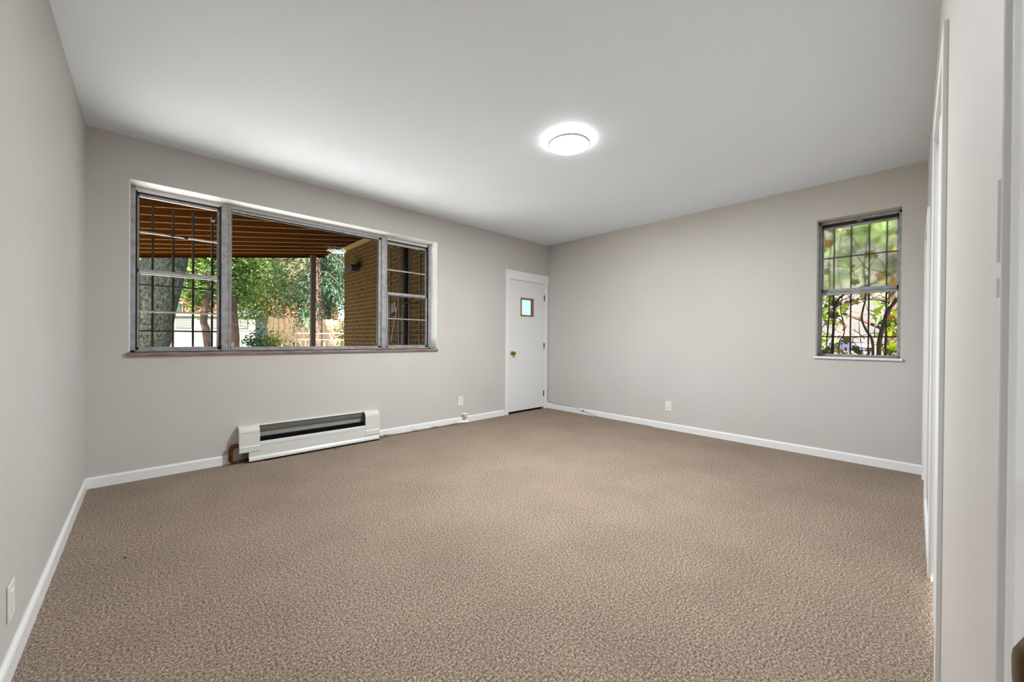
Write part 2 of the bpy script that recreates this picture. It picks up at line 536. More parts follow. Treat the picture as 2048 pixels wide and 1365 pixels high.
# dark tracks beside the sashes
b = MB()
b.box(LX0, LX0+0.010, FY+0.012, FY+0.07, WZ0+0.014, WZ1-0.036).box(LX1-0.012, LX1, FY+0.012, FY+0.07, WZ0+0.014, WZ1-0.036)
b.box(LX0, LX1, FY+0.036, FY+0.07, WZ1-0.052, WZ1-0.040)
b.box(RX0, RX0+0.006, FY+0.012, FY+0.07, WZ0+0.014, WZ1-0.036).box(RX1-0.012, RX1, FY+0.012, FY+0.07, WZ0+0.014, WZ1-0.036)
b.box(RX0, RX1, FY+0.036, FY+0.07, WZ1-0.056, WZ1-0.040)
b.build('track', GASKET, win)
lup = sash(LX0+0.004, LX1-0.010, 1.600, WZ1-0.048, FY+0.042, rail=0.026, stile=0.016, mz=1.938, nm='upper_sash')
sash(LX0+0.004, LX1-0.010, WZ0+0.012, 1.636, FY+0.018, rail=0.026, stile=0.016, mz=1.300, nm='lower_sash')
sash(RX0+0.004, RX1-0.010, 1.600, WZ1-0.054, FY+0.042, rail=0.026, stile=0.014, mz=1.908, nm='upper_sash')
sash(RX0+0.004, RX1-0.010, WZ0+0.012, 1.640, FY+0.018, rail=0.030, stile=0.018, mz=1.331, nm='lower_sash')
# black latch handle on the left upper muntin
lh = MB().box(0.135, 0.158, FY+0.018, FY+0.042, 1.928, 1.952).box(0.222, 0.245, FY+0.018, FY+0.042, 1.918, 1.942).tube([(0.145, FY+0.022, 1.944), (0.235, FY+0.022, 1.932)], 0.006, 6)
lh.build('latch', GASKET, win)
MB().box(0.165, 0.225, FY+0.004, FY+0.018, 1.636, 1.646).build('sash_lock', ALU_DARK, win)
# centre picture pane
cx0, cx1 = 0.537, 1.943
b = MB()
b.box(cx0, cx1, FY+0.01, FY+0.05, WZ1-0.062, WZ1-0.036).box(cx0, cx1, FY+0.01, FY+0.05, WZ0+0.014, WZ0+0.034)
b.box(cx0, cx0+0.008, FY+0.01, FY+0.05, WZ0, WZ1-0.04).box(cx1-0.030, cx1, FY+0.01, FY+0.05, WZ0, WZ1-0.04)
cf = b.build('picture_frame', ALU, win, bevel=0.0015)
b = MB()
b.box(cx0+0.008, cx1-0.03, FY+0.022, FY+0.045, WZ1-0.072, WZ1-0.062).box(cx1-0.036, cx1-0.030, FY+0.018, FY+0.045, WZ0+0.034, WZ1-0.062)
b.box(cx0+0.008, cx1, FY+0.007, FY+0.012, WZ1-0.043, WZ1-0.038)
b.build('gasket', GASKET, cf)
pg = MB().box(cx0, cx1-0.012, FY+0.032, FY+0.0335, WZ0+0.03, WZ1-0.055)
pg.build('pane', GLASS, cf)
# sill of worn wood
b = MB().box(WX0-0.012, WX1+0.006, YN-0.024, YN+0.15, WZ0-0.028, WZ0)
sill = b.build('sill', SILL, win, bevel=0.004)

# ------------------------------------------------------------------ security bars
def grille(name, loc, label, xs, zs, z0, z1, y, axis='x', rb=0.008, rh=0.006, ext=0.04):
    g = empty(name, loc, label, 'window bars', 'security bars outside the windows')
    for x in xs:
        if axis == 'x': MB().box(x-rb, x+rb, y-rb, y+rb, z0, z1).build('bar', IRON, g)
        else: MB().box(y-rb, y+rb, x-rb, x+rb, z0, z1).build('bar', IRON, g)
    for z in zs:
        if axis == 'x': MB().box(min(xs)-ext, max(xs)+ext, y-rb-rh, y-rb, z-rh, z+rh).build('cross_bar', IRON, g)
        else: MB().box(y-rb-rh, y-rb, min(xs)-ext, max(xs)+ext, z-rh, z+rh).build('cross_bar', IRON, g)
    for z in (z0+0.05, z1-0.05):
        for x in (min(xs), max(xs)):
            if axis == 'x': MB().box(x-0.012, x+0.012, YN+T, y, z-0.012, z+0.012).build('bracket', IRON, g)
            else: MB().box(XE+T, y, x-0.012, x+0.012, z-0.012, z+0.012).build('bracket', IRON, g)
    return g
grille('security_grille', (0.22, 4.40, 0.90), 'rusty security bars outside the left sash of the wide window', [-0.10, 0.027, 0.156, 0.288, 0.421], [1.525, 1.145], 0.90, 2.20, 4.405)
grille('security_grille', (2.33, 4.40, 0.90), 'rusty security bars outside the narrow right sash of the wide window', [2.133, 2.257, 2.393, 2.542], [1.545, 1.163], 0.90, 2.25, 4.405)
grille('security_grille', (4.968, 0.38, 0.88), 'rusty security bars behind the small vine-covered window', [0.065, 0.191, 0.31, 0.439, 0.567, 0.69], [1.936, 1.150], 0.88, 2.40, 4.968, axis='y', rb=0.0055)

# ------------------------------------------------------------------ east window
we = empty('window_2', (XE+0.12, 0.376, EZ0), 'small double-hung window with a hazy upper sash and vines outside', 'window', kind='structure')
b = MB()
b.box(XE+0.002, XE+0.20, EY0, EY1, EZ1-0.004, EZ1+0.001).box(XE+0.002, XE+0.20, EY0-0.001, EY0+0.003, EZ0, EZ1).box(XE+0.002, XE+0.20, EY1-0.003, EY1+0.001, EZ0, EZ1)
b.build('reveal', WALL, we)
FX = XE+0.105
b = MB()
b.box(FX, FX+0.09, EY0, EY0+0.020, EZ0, EZ1).box(FX, FX+0.09, EY1-0.022, EY1, EZ0, EZ1).box(FX, FX+0.09, EY0, EY1, EZ1-0.03, EZ1)
b.box(FX, FX+0.09, EY0, EY1, EZ0, EZ0+0.01)
b.build('outer_frame', ALU, we, bevel=0.002)
b = MB().box(FX+0.03, FX+0.08, EY0+0.02, EY1-0.022, EZ1-0.048, EZ1-0.03)
b.build('track', GASKET, we)
def esash(nm, y0, y1, z0, z1, fx, top, bot, stile, gm):
    f_ = MB().box(fx, fx+0.022, y0, y1, z1-top, z1).box(fx, fx+0.022, y0, y1, z0, z0+bot).box(fx, fx+0.022, y0, y0+stile, z0, z1).box(fx, fx+0.022, y1-stile, y1, z0, z1)
    s_ = f_.build(nm, ALU, we, bevel=0.0015)
    MB().box(fx+0.010, fx+0.0125, y0+stile-0.003, y1-stile+0.003, z0+bot-0.003, z1-top+0.003).build('pane', gm, s_)
    return s_
up = esash('upper_sash', EY0+0.022, EY1-0.024, 1.565, EZ1-0.055, FX+0.045, 0.018, 0.046, 0.012, HAZY)
lo = esash('lower_sash', EY0+0.022, EY1-0.024, EZ0+0.008, 1.572, FX+0.018, 0.022, 0.012, 0.006, GLASS)
MB().box(FX+0.030, FX+0.046, EY0+0.03, EY1-0.03, 1.572, 1.584).build('meeting_rail', ALU_DARK, we, bevel=0.002)
MB().box(FX+0.010, FX+0.03, 0.345, 0.385, EZ1-0.046, EZ1-0.036).build('sash_lock', ALU_DARK, we)
MB().box(XE-0.022, XE+0.12, EY0-0.012, EY1+0.012, EZ0-0.022, EZ0).build('sill', TRIM, we, bevel=0.003)

# ------------------------------------------------------------------ north door
dn = empty('door_1', ((DX0+DX1)/2, YN, 0), 'white flush door with a small square window in the far corner', 'door', kind='structure')
CT = 0.016
MB().box(3.745, 3.806, YN-CT, YN, 0, 1.985).build('casing_side', TRIM, dn, bevel=0.003)
MB().box(4.586, 4.655, YN-CT, YN, 0, 1.985).build('casing_side', TRIM, dn, bevel=0.003)
MB().box(3.738, 4.664, YN-CT-0.003, YN, 1.982, 2.112).build('casing_head', TRIM, dn, bevel=0.003)
b = MB().box(DX0, DX0+0.014, YN, YN+T, 0, DZ1).box(DX1-0.006, DX1, YN, YN+T, 0, DZ1).box(DX0, DX1, YN, YN+T, DZ1-0.008, DZ1)
b.build('jamb', TRIM, dn)
# slab with a hole for the light
gx0, gx1, gz0, gz1 = 4.064, 4.326, 1.458, 1.716
dx0, dx1, dz0, dz1 = 3.807, 4.584, 0.030, 1.976
dy0, dy1 = YN+0.003, YN+0.043
b = MB().box(dx0, gx0, dy0, dy1, dz0, dz1).box(gx1, dx1, dy0, dy1, dz0, dz1).box(gx0, gx1, dy0, dy1, dz0, gz0).box(gx0, gx1, dy0, dy1, gz1, dz1)
slab = b.build('door_slab', DOORW, dn)
b = MB().box(gx0-0.012, gx0+0.014, dy0-0.008, dy1, gz0-0.012, gz1+0.012).box(gx1-0.014, gx1+0.012, dy0-0.008, dy1, gz0-0.012, gz1+0.012)
b.box(gx0, gx1, dy0-0.008, dy1, gz0-0.012, gz0+0.014).box(gx0, gx1, dy0-0.008, dy1, gz1-0.014, gz1+0.012)
b.build('window_frame', OAK, slab, bevel=0.002)
MB().box(gx0+0.01, gx1-0.01, dy0+0.026, dy0+0.030, gz0+0.01, gz1-0.01).build('pane', FROST, slab)
kx, kz = 3.884, 0.893
kb = MB().lathe([(0.030, 0.0), (0.030, -0.006), (0.014, -0.009), (0.011, -0.028), (0.022, -0.036), (0.0275, -0.048), (0.026, -0.058), (0.014, -0.064), (0.002, -0.065)], (kx, dy0, kz), 'y', 24)
kb.build('door_knob', BRASS, slab, smooth=True)
for z in (1.757, 1.0, 0.241):
    h_ = MB().tube([(4.584, YN-0.006, z-0.045), (4.584, YN-0.006, z+0.045)], 0.0075, 10)
    h_.box(4.576, 4.592, YN-0.001, YN+0.004, z-0.043, z+0.043)
    h_.build('hinge', HINGE, dn)
MB().box(DX0, DX1, YN+0.003, YN+T, 0.0, 0.006).build('gap_shade_floor', DARK, dn)  # dark box standing for the darkness in the gap under the door
MB().box(DX0+0.01, DX1, YN+0.05, YN+0.08, 0.0, 0.06).build('gap_shade_back', DARK, dn)  # near-black block behind the door gap, standing for its darkness

# ------------------------------------------------------------------ south wall doors
def scas(par, x0, x1, z0, z1, nm, t=0.0125, m=TRIM):
    return MB().box(x0, x1, SY1-0.001, SY1+t, z0, z1).build(nm, m, par, fn=sk_s, bevel=0.002)
d2 = empty('door_2', (2.25, SY1, 0), 'white folding closet door beyond the nearest casing at the right', 'door', kind='structure')
scas(d2, 1.80, 1.865, 0, 2.106, 'casing_side')
scas(d2, 2.640, 2.705, 0, 2.106, 'casing_side')
scas(d2, 1.865, 2.640, 2.035, 2.106, 'casing_head')
b = MB().box(1.872, 1.884, SY0, SY1+0.004, 0, 2.03).box(2.620, 2.632, SY0, SY1+0.004, 0, 2.03).box(1.872, 2.632, SY0, SY1+0.004, 2.018, 2.03)
b.build('jamb', TRIM, d2, fn=sk_s)
MB().box(1.884, 2.620, SY1-0.06, SY1-0.025, 1.985, 2.018).build('track', ALU_DARK, d2, fn=sk_s)
# two leaves folding slightly into the room
xa, xm, xb = 1.888, 2.252, 2.616
def leaf_panel(x0, y0, x1, y1):
    th = 0.028
    return MB().add([(x0, y0-th, 0.02), (x1, y1-th, 0.02), (x1, y1, 0.02), (x0, y0, 0.02), (x0, y0-th, 1.975), (x1, y1-th, 1.975), (x1, y1, 1.975), (x0, y0, 1.975)],
                    [(0, 3, 2, 1), (4, 5, 6, 7), (0, 1, 5, 4), (1, 2, 6, 5), (2, 3, 7, 6), (3, 0, 4, 7)])
leaf_panel(xa, ys(xa)-0.012, xm-0.003, ys(xm)+0.006).build('door_leaf', DOORW, d2, bevel=0.002)
leaf_panel(xm+0.003, ys(xm)+0.006, xb, ys(xb)-0.012).build('door_leaf', DOORW, d2, bevel=0.002)
d3 = empty('door_3', (4.12, SY1, 0), 'farther white closet door at the right, beside the small window wall', 'door', kind='structure')
scas(d3, 3.68, 3.745, 0, 1.985, 'casing_side')
scas(d3, 4.50, 4.565, 0, 1.985, 'casing_side')
scas(d3, 3.745, 4.50, 1.915, 1.985, 'casing_head')
MB().box(3.748, 4.497, SY1-0.045, SY1-0.008, 0.015, 1.912).build('door_slab', DOORW, d3, fn=sk_s)
d4 = empty('door_4', (0.08, SY1, 0), 'glossy white entry door frame at the right edge with brass knob', 'door', kind='structure')
# moulded casing: stepped profile
b = MB().prism([(0.470, SY1-0.001), (0.545, SY1-0.001), (0.545, SY1+0.015), (0.532, SY1+0.017), (0.528, SY1+0.012), (0.490, SY1+0.012), (0.474, SY1+0.009), (0.470, SY1+0.004)], 'z', 0, 2.06)
cs = b.build('casing_side', GLOSS, d4, fn=sk_s, bevel=0.0015)
b = MB().box(XW+0.001, 0.545, SY1-0.001, SY1+0.015, 1.985, 2.06)
b.build('casing_head', GLOSS, d4, fn=sk_s)
b = MB().box(0.440, 0.456, SY0, SY1, 0, 1.98).box(-0.29, -0.274, SY0, SY1, 0, 1.98).box(-0.29, 0.456, SY0, SY1, 1.966, 1.98)
b.build('jamb', GLOSS, d4, fn=sk_s)
ed = MB().box(-0.274, 0.440, SY1-0.075, SY1-0.037, 0.012, 1.966).build('door_slab', GLOSS, d4, fn=sk_s)
ky = SY1-0.037
MB().lathe([(0.031, 0.0), (0.031, 0.007), (0.014, 0.010), (0.011, 0.030), (0.020, 0.036), (0.0275, 0.046), (0.0265, 0.056), (0.015, 0.062), (0.002, 0.063)], (0.405, ky-0.003, 0.887), 'y', 28).build('door_knob', BRASS_OLD, ed, smooth=True)
# torn paint flakes standing off the outer casing edge
for (z0, z1, o_) in ((1.172, 1.245, 0.006), (1.140, 1.158, 0.004)):
    n_ = 7; vs = []
    for i in range(n_):
        t = i/(n_-1); z = z0+(z1-z0)*t
        wd = o_*(1.0 - 0.6*t)+0.001*math.sin(9*t)
        vs += [(0.546, SY1+0.013, z), (0.546+wd, SY1+0.0155+wd*0.3, z), (0.547, SY1+0.0175, z)]
    fs = []
    for i in range(n_-1):
        for k in range(3):
            k2 = (k+1) % 3
            fs.append((i*3+k, i*3+k2, i*3+3+k2, i*3+3+k))
    fs += [(0, 1, 2), (n_*3-3, n_*3-2, n_*3-1)]
    MB().add(vs, fs).build('paint_flake', GLOSS, cs, fn=sk_s)

# ------------------------------------------------------------------ ceiling light
LC = (2.295, 1.812)
cl = empty('ceiling_light', (LC[0], LC[1], H-0.045), 'round flush LED light glowing white on the ceiling', 'light')
MB().lathe([(0.09, 0.0), (0.09, -0.026), (0.06, -0.030)], (LC[0], LC[1], H), 'z', 40).build('base', PLASTIC, cl)
RIM = mat('lamp_rim', (206, 206, 204), 0.4)
MB().lathe([(0.141, -0.026), (0.154, -0.026), (0.157, -0.030), (0.157, -0.040), (0.153, -0.043), (0.1485, -0.043), (0.1485, -0.038), (0.141, -0.034)], (LC[0], LC[1], H), 'z', 64, ring=True).build('rim', RIM, cl, smooth=True)
DIF = emis('lamp_diffuser', (255, 255, 253), 40.0)
MB().lathe([(0.147, -0.034), (0.148, -0.039), (0.146, -0.044), (0.10, -0.047), (0.001, -0.048)], (LC[0], LC[1], H), 'z', 64).build('diffuser', DIF, cl, smooth=True)
GLOW = emis('lamp_back_glow', (255, 255, 253), HALO)
MB().lathe([(0.092, -0.027), (0.1405, -0.027), (0.1405, -0.0335), (0.092, -0.0335)], (LC[0], LC[1], H), 'z', 64, ring=True).build('back_glow_ring', GLOW, cl)
ll = bpy.data.lights.new('lamp_light', 'AREA')
ll.shape = 'DISK'
ll.size = 0.29
ll.energy = LAMP_W
ll.color = (0.92, 0.975, 1.0)
lo_ = bpy.data.objects.new('lamp_light', ll)
COL.objects.link(lo_)
lo_.parent = cl
lo_.location = (0, 0, -0.012)

# ------------------------------------------------------------------ baseboard heater
ht = empty('baseboard_heater', (1.2, 4.03, 0), 'white metal baseboard heater with open grille under the wide window', 'heater')
YF = 3.990
def hprof(top, bot, front):
    return [(YN-0.001, top), (YN-0.055, top-0.004), (front+0.004, top-0.030), (front, top-0.05), (front, bot+0.055), (front-0.006, bot+0.045), (front-0.006, bot), (front+0.002, bot), (front+0.004, bot+0.04), (front+0.01, top-0.055), (YN-0.055, top-0.012), (YN-0.001, top-0.009)]
for (a, c) in ((0.572, 0.722), (1.668, 1.822)):
    e_ = MB().prism(hprof(0.318, 0.070 if a > 1 else 0.097, YF), 'x', a, c)
    eo = e_.build('end_cap', HEAT, ht, bevel=0.001)
    sd = 0.572 if a < 1 else 1.822
    MB().prism([(YN-0.001, 0.09), (YN-0.001, 0.316), (YN-0.055, 0.312), (YF+0.004, 0.286), (YF, 0.266), (YF, 0.09)], 'x', sd-0.0015, sd+0.0015).build('side_plate', HEAT, eo)
    MB().box(a, c, YF-0.0012, YF, 0.2655, 0.267).build('crease', HEATBACK, eo)
# back plate, top strip
MB().box(0.60, 1.80, YN-0.006, YN-0.002, 0.02, 0.312).build('back_plate', HEATBACK, ht)
MB().prism([(YN-0.001, 0.316), (YN-0.020, 0.316), (YN-0.024, 0.306), (YN-0.020, 0.304), (YN-0.017, 0.310), (YN-0.001, 0.310)], 'x', 0.70, 1.70).build('top_strip', HEAT, ht)
dp = MB().prism([(YN-0.006, 0.304), (YN-0.026, 0.298), (YN-0.028, 0.262), (YN-0.024, 0.262), (YN-0.022, 0.294), (YN-0.006, 0.299)], 'x', 0.72, 1.672)
dp.build('damper', mat('damper_dark', (96, 96, 88), 0.5), ht)
# front panel with rolled top and bottom lip
fp = MB().prism([(YF+0.018, 0.168), (YF+0.010, 0.176), (YF+0.002, 0.170), (YF, 0.150), (YF+0.001, 0.052), (YF-0.010, 0.034), (YF-0.012, 0.015), (YF-0.009, 0.015), (YF-0.006, 0.032), (YF+0.006, 0.050), (YF+0.005, 0.150), (YF+0.006, 0.164), (YF+0.010, 0.169), (YF+0.015, 0.163)], 'x', 0.640, 1.816)
fpo = fp.build('front_panel', HEAT, ht, bevel=0.0008)
MB().box(0.722, 1.668, YF-0.0012, YF+0.001, 0.1405, 0.1420).build('crease', HEATBACK, fpo)
# finned element: tube through a row of thin fins
fe = MB()
nf = 150
for i in range(nf):
    x = 0.74 + i*(0.92/(nf-1))
    fe.box(x-0.0006, x+0.0006, YF+0.022, YN-0.010, 0.118, 0.206)
fo = fe.build('fins', FIN, ht)
fo['kind'] = 'stuff'
MB().tube([(0.56, 4.035, 0.150), (1.83, 4.035, 0.150)], 0.011, 10).build('element_tube', COPPER, ht)
# copper return bend at the left end
pb = [(0.600, 4.035, 0.156), (0.545, 4.035, 0.158), (0.527, 4.035, 0.150), (0.518, 4.035, 0.132), (0.516, 4.035, 0.100), (0.515, 4.035, 0.050), (0.519, 4.035, 0.030), (0.535, 4.035, 0.022), (0.66, 4.035, 0.022)]
cp = MB().tube(pb, [0.017, 0.018, 0.019, 0.018, 0.015, 0.015, 0.0145, 0.012, 0.0105], 12)
cpo = cp.build('copper_pipe', COPPER, ht, smooth=True)
for z in (0.112, 0.092, 0.060):
    MB().lathe([(0.015, -0.004), (0.0178, -0.003), (0.0178, 0.003), (0.015, 0.004)], (0.516, 4.035, z), 'z', 12).build('solder_ring', COPPER, cpo)
MB().box(0.75, 1.82, YF-0.016, YF+0.05, 0.0005, 0.003).build('gap_shade_strip', mat('gap_shade_strip', (46, 34, 28), 0.9, col2=(26, 20, 17), scale=30), ht)  # dark strip painted in for the shaded gap under the front panel
# heating pipe along the baseboard with a capped riser
hp = empty('heating_pipe', (2.4, 4.05, 0), 'white painted heating pipe along the baseboard right of the heater', 'pipe')
MB().tube([(1.835, 4.048, 0.020), (2.2, 4.050, 0.019), (2.6, 4.050, 0.018), (2.92, 4.050, 0.018)], 0.010, 10).build('pipe_run', mat('pipe_white_rust', (214, 206, 196), 0.5, col2=(150, 104, 78), scale=6, contrast=(0.5, 0.75)), hp, smooth=True)
MB().tube([(1.825, 4.048, 0.020), (1.85, 4.048, 0.020)], 0.014, 10).build('pipe_collar', COPPER, hp)
MB().tube([(2.90, 4.050, 0.018), (2.95, 4.046, 0.020), (2.985, 4.036, 0.022), (3.02, 4.020, 0.022), (3.04, 4.012, 0.022)], [0.013, 0.016, 0.020, 0.022, 0.020], 12).build('tee_fitting', TRIM, hp, smooth=True)
MB().tube([(2.995, 4.034, 0.020), (2.990, 4.038, 0.07), (2.985, 4.042, 0.118)], 0.010, 10).build('riser', mat('galvanised_riser', (168, 166, 164), 0.45, 0.3), hp, smooth=True)
MB().tube([(2.962, 4.046, 0.130), (2.985, 4.040, 0.124), (3.02, 4.030, 0.116), (3.045, 4.022, 0.112)], [0.010, 0.013, 0.013, 0.009], 12).build('shutoff_valve', TRIM, hp, smooth=True)

# ------------------------------------------------------------------ outlets
def outlet(loc, nrm, label, flat=False):
    # built facing -y at the origin, then turned to face the room
    o = empty('wall_outlet', loc, label, 'outlet', 'white wall outlets')
    ang = {'-y': 0, '-x': -math.pi/2, '+x': math.pi/2}[nrm]
    c, s = math.cos(ang), math.sin(ang)
    L = Vector(loc)
    def tf(v):
        return (L.x + v[0]*c - v[1]*s, L.y + v[0]*s + v[1]*c, L.z + v[2])
    MB().box(-0.038, 0.038, -0.006, 0.0, -0.059, 0.059).build('cover_plate', PLASTIC, o, fn=tf, bevel=0.003)
    if flat: MB().box(-0.018, 0.018, -0.0085, -0.005, -0.034, 0.034).build('rocker', PLASTIC, o, fn=tf, bevel=0.001)
    for zc in (() if flat else (-0.020, 0.020)):
        k = [(0.0165*math.cos(t)*(1.0), 0.0145*math.sin(t)) for t in [2*math.pi*i/14 for i in range(14)]]
        fo_ = MB().prism([(a, zc+b_) for a, b_ in k], 'y', -0.0075, -0.005).build('socket', PLASTIC, o, fn=tf)
        MB().box(-0.0075, -0.0050, -0.0085, -0.007, zc-0.002, zc+0.007).box(0.0045, 0.0070, -0.0085, -0.007, zc-0.002, zc+0.006).box(-0.002, 0.002, -0.0085, -0.007, zc-0.010, zc-0.006).build('slots', SLOT, fo_, fn=tf)
    MB().lathe([(0.003, 0), (0.003, -0.0012), (0.001, -0.0015)], (0, -0.006, 0), 'y', 8).build('screw', PLASTIC, o, fn=tf)
    return o
outlet((2.961, YN, 0.288), '-y', 'white wall outlet between the heater and the far door')
outlet((XE, 2.097, 0.290), '-x', 'white wall outlet on the wall left of the small window')
outlet((XW, 2.025, 0.235), '+x', 'white wall plate low on the left wall at the photo edge', True)

# ------------------------------------------------------------------ cable and floor bits
cb = empty('wall_cable', (4.64, 3.4, 0), 'thin grey cable sagging along the baseboard beside the far door', 'cable')
xe = XE-0.010
path = [(XE-0.004, 4.060, 0.30), (XE-0.004, 4.058, 0.17), (XE-0.005, 4.035, 0.125), (XE-0.007, 3.98, 0.100), (xe, 3.90, 0.0835), (xe, 3.75, 0.0835), (xe+0.002, 3.62, 0.088), (XE-0.012, 3.50, 0.080), (XE-0.016, 3.38, 0.060), (XE-0.018, 3.26, 0.036), (XE-0.020, 3.14, 0.012), (XE-0.022, 3.00, 0.005), (XE-0.022, 2.7, 0.005), (XE-0.020, 2.3, 0.005)]
def smooth_path(P, n=6):
    P = [Vector(p) for p in P]; out = []
    for i in range(len(P)-1):
        p0, p1, p2, p3 = P[max(i-1, 0)], P[i], P[i+1], P[min(i+2, len(P)-1)]
        for k in range(n):
            t = k/n
            out.append(0.5*((2*p1)+(-p0+p2)*t+(2*p0-5*p1+4*p2-p3)*t*t+(-p0+3*p1-3*p2+p3)*t**3))
    out.append(P[-1])
    return out
MB().tube(smooth_path(path), 0.0035, 8).build('cord', CABLE, cb, smooth=True)
MB().box(XE-0.024, XE-0.013, 3.355, 3.372, 0.046, 0.062).tube([(XE-0.02, 3.36, 0.05), (XE-0.03, 3.40, 0.03)], 0.002, 6).build('cable_clip', SLOT, cb)
sc = MB().add([(1.335, 3.905, 0.0), (1.385, 3.915, 0.0), (1.380, 3.945, 0.0), (1.340, 3.938, 0.0), (1.340, 3.910, 0.014), (1.380, 3.918, 0.010), (1.376, 3.940, 0.010), (1.345, 3.934, 0.016)],
              [(0, 3, 2, 1), (4, 5, 6, 7), (0, 1, 5, 4), (1, 2, 6, 5), (2, 3, 7, 6), (3, 0, 4, 7)]).build('wood_scrap', mat('scrap_wood', (122, 98, 70), 0.8))
tag(sc, 'small wood scrap lying on the carpet in front of the heater', 'scrap')
for (x, y, a, lb) in ((1.73, 3.955, 0.5, 'dark crumb on the carpet by the right end of the heater'), (-0.08, 2.686, 0.2, 'dark crumb on the carpet nearest the left wall'), (0.865, 2.06, 1.1, 'tiny dark crumb out in the open middle of the carpet')):
    t_ = MB()
    t_.tube([(x-0.006*math.cos(a), y-0.006*math.sin(a), 0.0015), (x, y, 0.003), (x+0.008*math.cos(a), y+0.007*math.sin(a), 0.0015)], [0.001, 0.003, 0.001], 6)
    tag(t_.build('carpet_crumb', DARK), lb, 'debris')

# ------------------------------------------------------------------ outside: ground and porch
gd = box(-40, 45, 4.35, 60, -0.4, -0.15).build('yard_ground', GRASS)
tag(gd, 'grassy back yard beyond the porch', 'ground', kind='structure')
tag(box(XE+T, 45, -30, 4.35, -0.4, -0.15).build('side_yard', LITTER), 'leaf-littered side yard outside the small window', 'ground', kind='structure')
tag(box(-5, 2.62, YN+T, 9.4, -0.149, -0.02).build('porch_bounce_slab', CONCRETE), 'unseen pale concrete porch slab, extended past the roof to bounce sunlight indoors', 'ground', kind='structure')  # unseen slab, made pale and extended to bounce sun onto the ceiling

# porch roof: brown boards running along the house, rising to the right
KS = 0.14645
def roofz(x): return 2.743 + (x-2.39)*KS
pr = empty('porch_roof', (0, 6.3, roofz(0)), 'brown board porch roof seen through the wide window', 'roof')
RX = (-0.50, 2.63)
PS = 0.354
y = 8.40
i = 0
while y > 4.32:
    y0 = max(y-PS, 4.31)
    z0, z1 = roofz(RX[0]), roofz(RX[1])
    dy = -0.0314*(RX[1]-RX[0])
    def bd(ya, yb, zl, th, x0=RX[0], x1=RX[1]):
        za, zb = roofz(x0)+zl, roofz(x1)+zl
        sh = lambda xx: -0.0314*(xx-1.0)
        return MB().add([(x0, ya+sh(x0), za), (x1, ya+sh(x1), zb), (x1, yb+sh(x1), zb), (x0, yb+sh(x0), za), (x0, ya+sh(x0), za+th), (x1, ya+sh(x1), zb+th), (x1, yb+sh(x1), zb+th), (x0, yb+sh(x0), za+th)],
                        [(0, 3, 2, 1), (4, 5, 6, 7), (0, 1, 5, 4), (1, 2, 6, 5), (2, 3, 7, 6), (3, 0, 4, 7)])
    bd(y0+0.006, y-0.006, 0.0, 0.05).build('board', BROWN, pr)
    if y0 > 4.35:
        bd(y0-0.009, y0+0.009, -0.008, 0.012).build('lap_highlight', LAP_LIT, pr)  # thin lighter strip paints in the lit lap edge between boards
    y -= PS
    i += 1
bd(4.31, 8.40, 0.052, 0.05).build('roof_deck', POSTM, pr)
bd(8.401, 8.45, -0.035, 0.14).build('fascia', BROWN, pr)
# post carrying the eave
pp = empty('porch_post', (2.37, 8.24, -0.02), 'slim brown post holding up the porch roof edge', 'post')
MB().box(2.33, 2.415, 8.20, 8.285, -0.02, roofz(2.37)-0.0).build('shaft', POSTM, pp, bevel=0.004)
MB().box(2.317, 2.428, 8.187, 8.298, -0.02, 0.01).build('foot_plate', IRON, pp)
MB().box(2.317, 2.428, 8.187, 8.298, roofz(2.317)-0.03, roofz(2.317)-0.004).build('cap_plate', IRON, pp)

# ------------------------------------------------------------------ brick wing wall
BX = 2.62
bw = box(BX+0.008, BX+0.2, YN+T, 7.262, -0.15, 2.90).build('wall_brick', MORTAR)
tag(bw, 'tan brick wall standing square to the house beside the porch', 'wall', kind='structure')
rng = random.Random(3)
CH, BL, MO = 0.067, 0.213, 0.011
proto = []
for mm in BRICKS:
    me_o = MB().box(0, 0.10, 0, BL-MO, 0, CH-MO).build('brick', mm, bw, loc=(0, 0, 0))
    proto.append(me_o)
cells = []
nc = int(2.86/CH)
for k in range(nc):
    z = -0.12 + k*CH
    y = YN+T+0.003 - (BL/2 if k % 2 else 0)
    while y < 7.26:
        ya, yb = max(y, YN+T+0.003), min(y+BL-MO, 7.262)
        if yb-ya > 0.03: cells.append((z, ya, yb))
        y += BL
def vis(c):
    z, ya, yb = c
    ym = (ya+yb)/2
    dep = 0.688*BX+0.725*ym
    s_ = (z+0.03-1.1)/dep
    return (-0.03 < s_ < 0.29), 1/dep
full = [c for c in cells if abs((c[2]-c[1])-(BL-MO)) < 1e-4 and vis(c)[0]]
full.sort(key=lambda c: -vis(c)[1])
keep = set(full[:297])
cells_rest = [c for c in cells if c not in keep]
orgb = ORG[bw.name]
used = [False]*3
for (z, ya, yb) in sorted(keep):
    k = rng.randrange(3)
    if not used[k]:
        o = proto[k]; used[k] = True
    else:
        o = proto[k].copy(); COL.objects.link(o); o.parent = bw
    o.location = Vector((BX + rng.uniform(-0.002, 0.002), ya, z)) - orgb
rb = MB()
for (z, ya, yb) in cells_rest:
    dx = rng.uniform(-0.002, 0.002)
    rb.box(BX+dx, BX+0.10, ya, yb, z, z+CH-MO)
rbo = rb.build('bricks_small', BRICKS[0], bw)
rbo['kind'] = 'stuff'
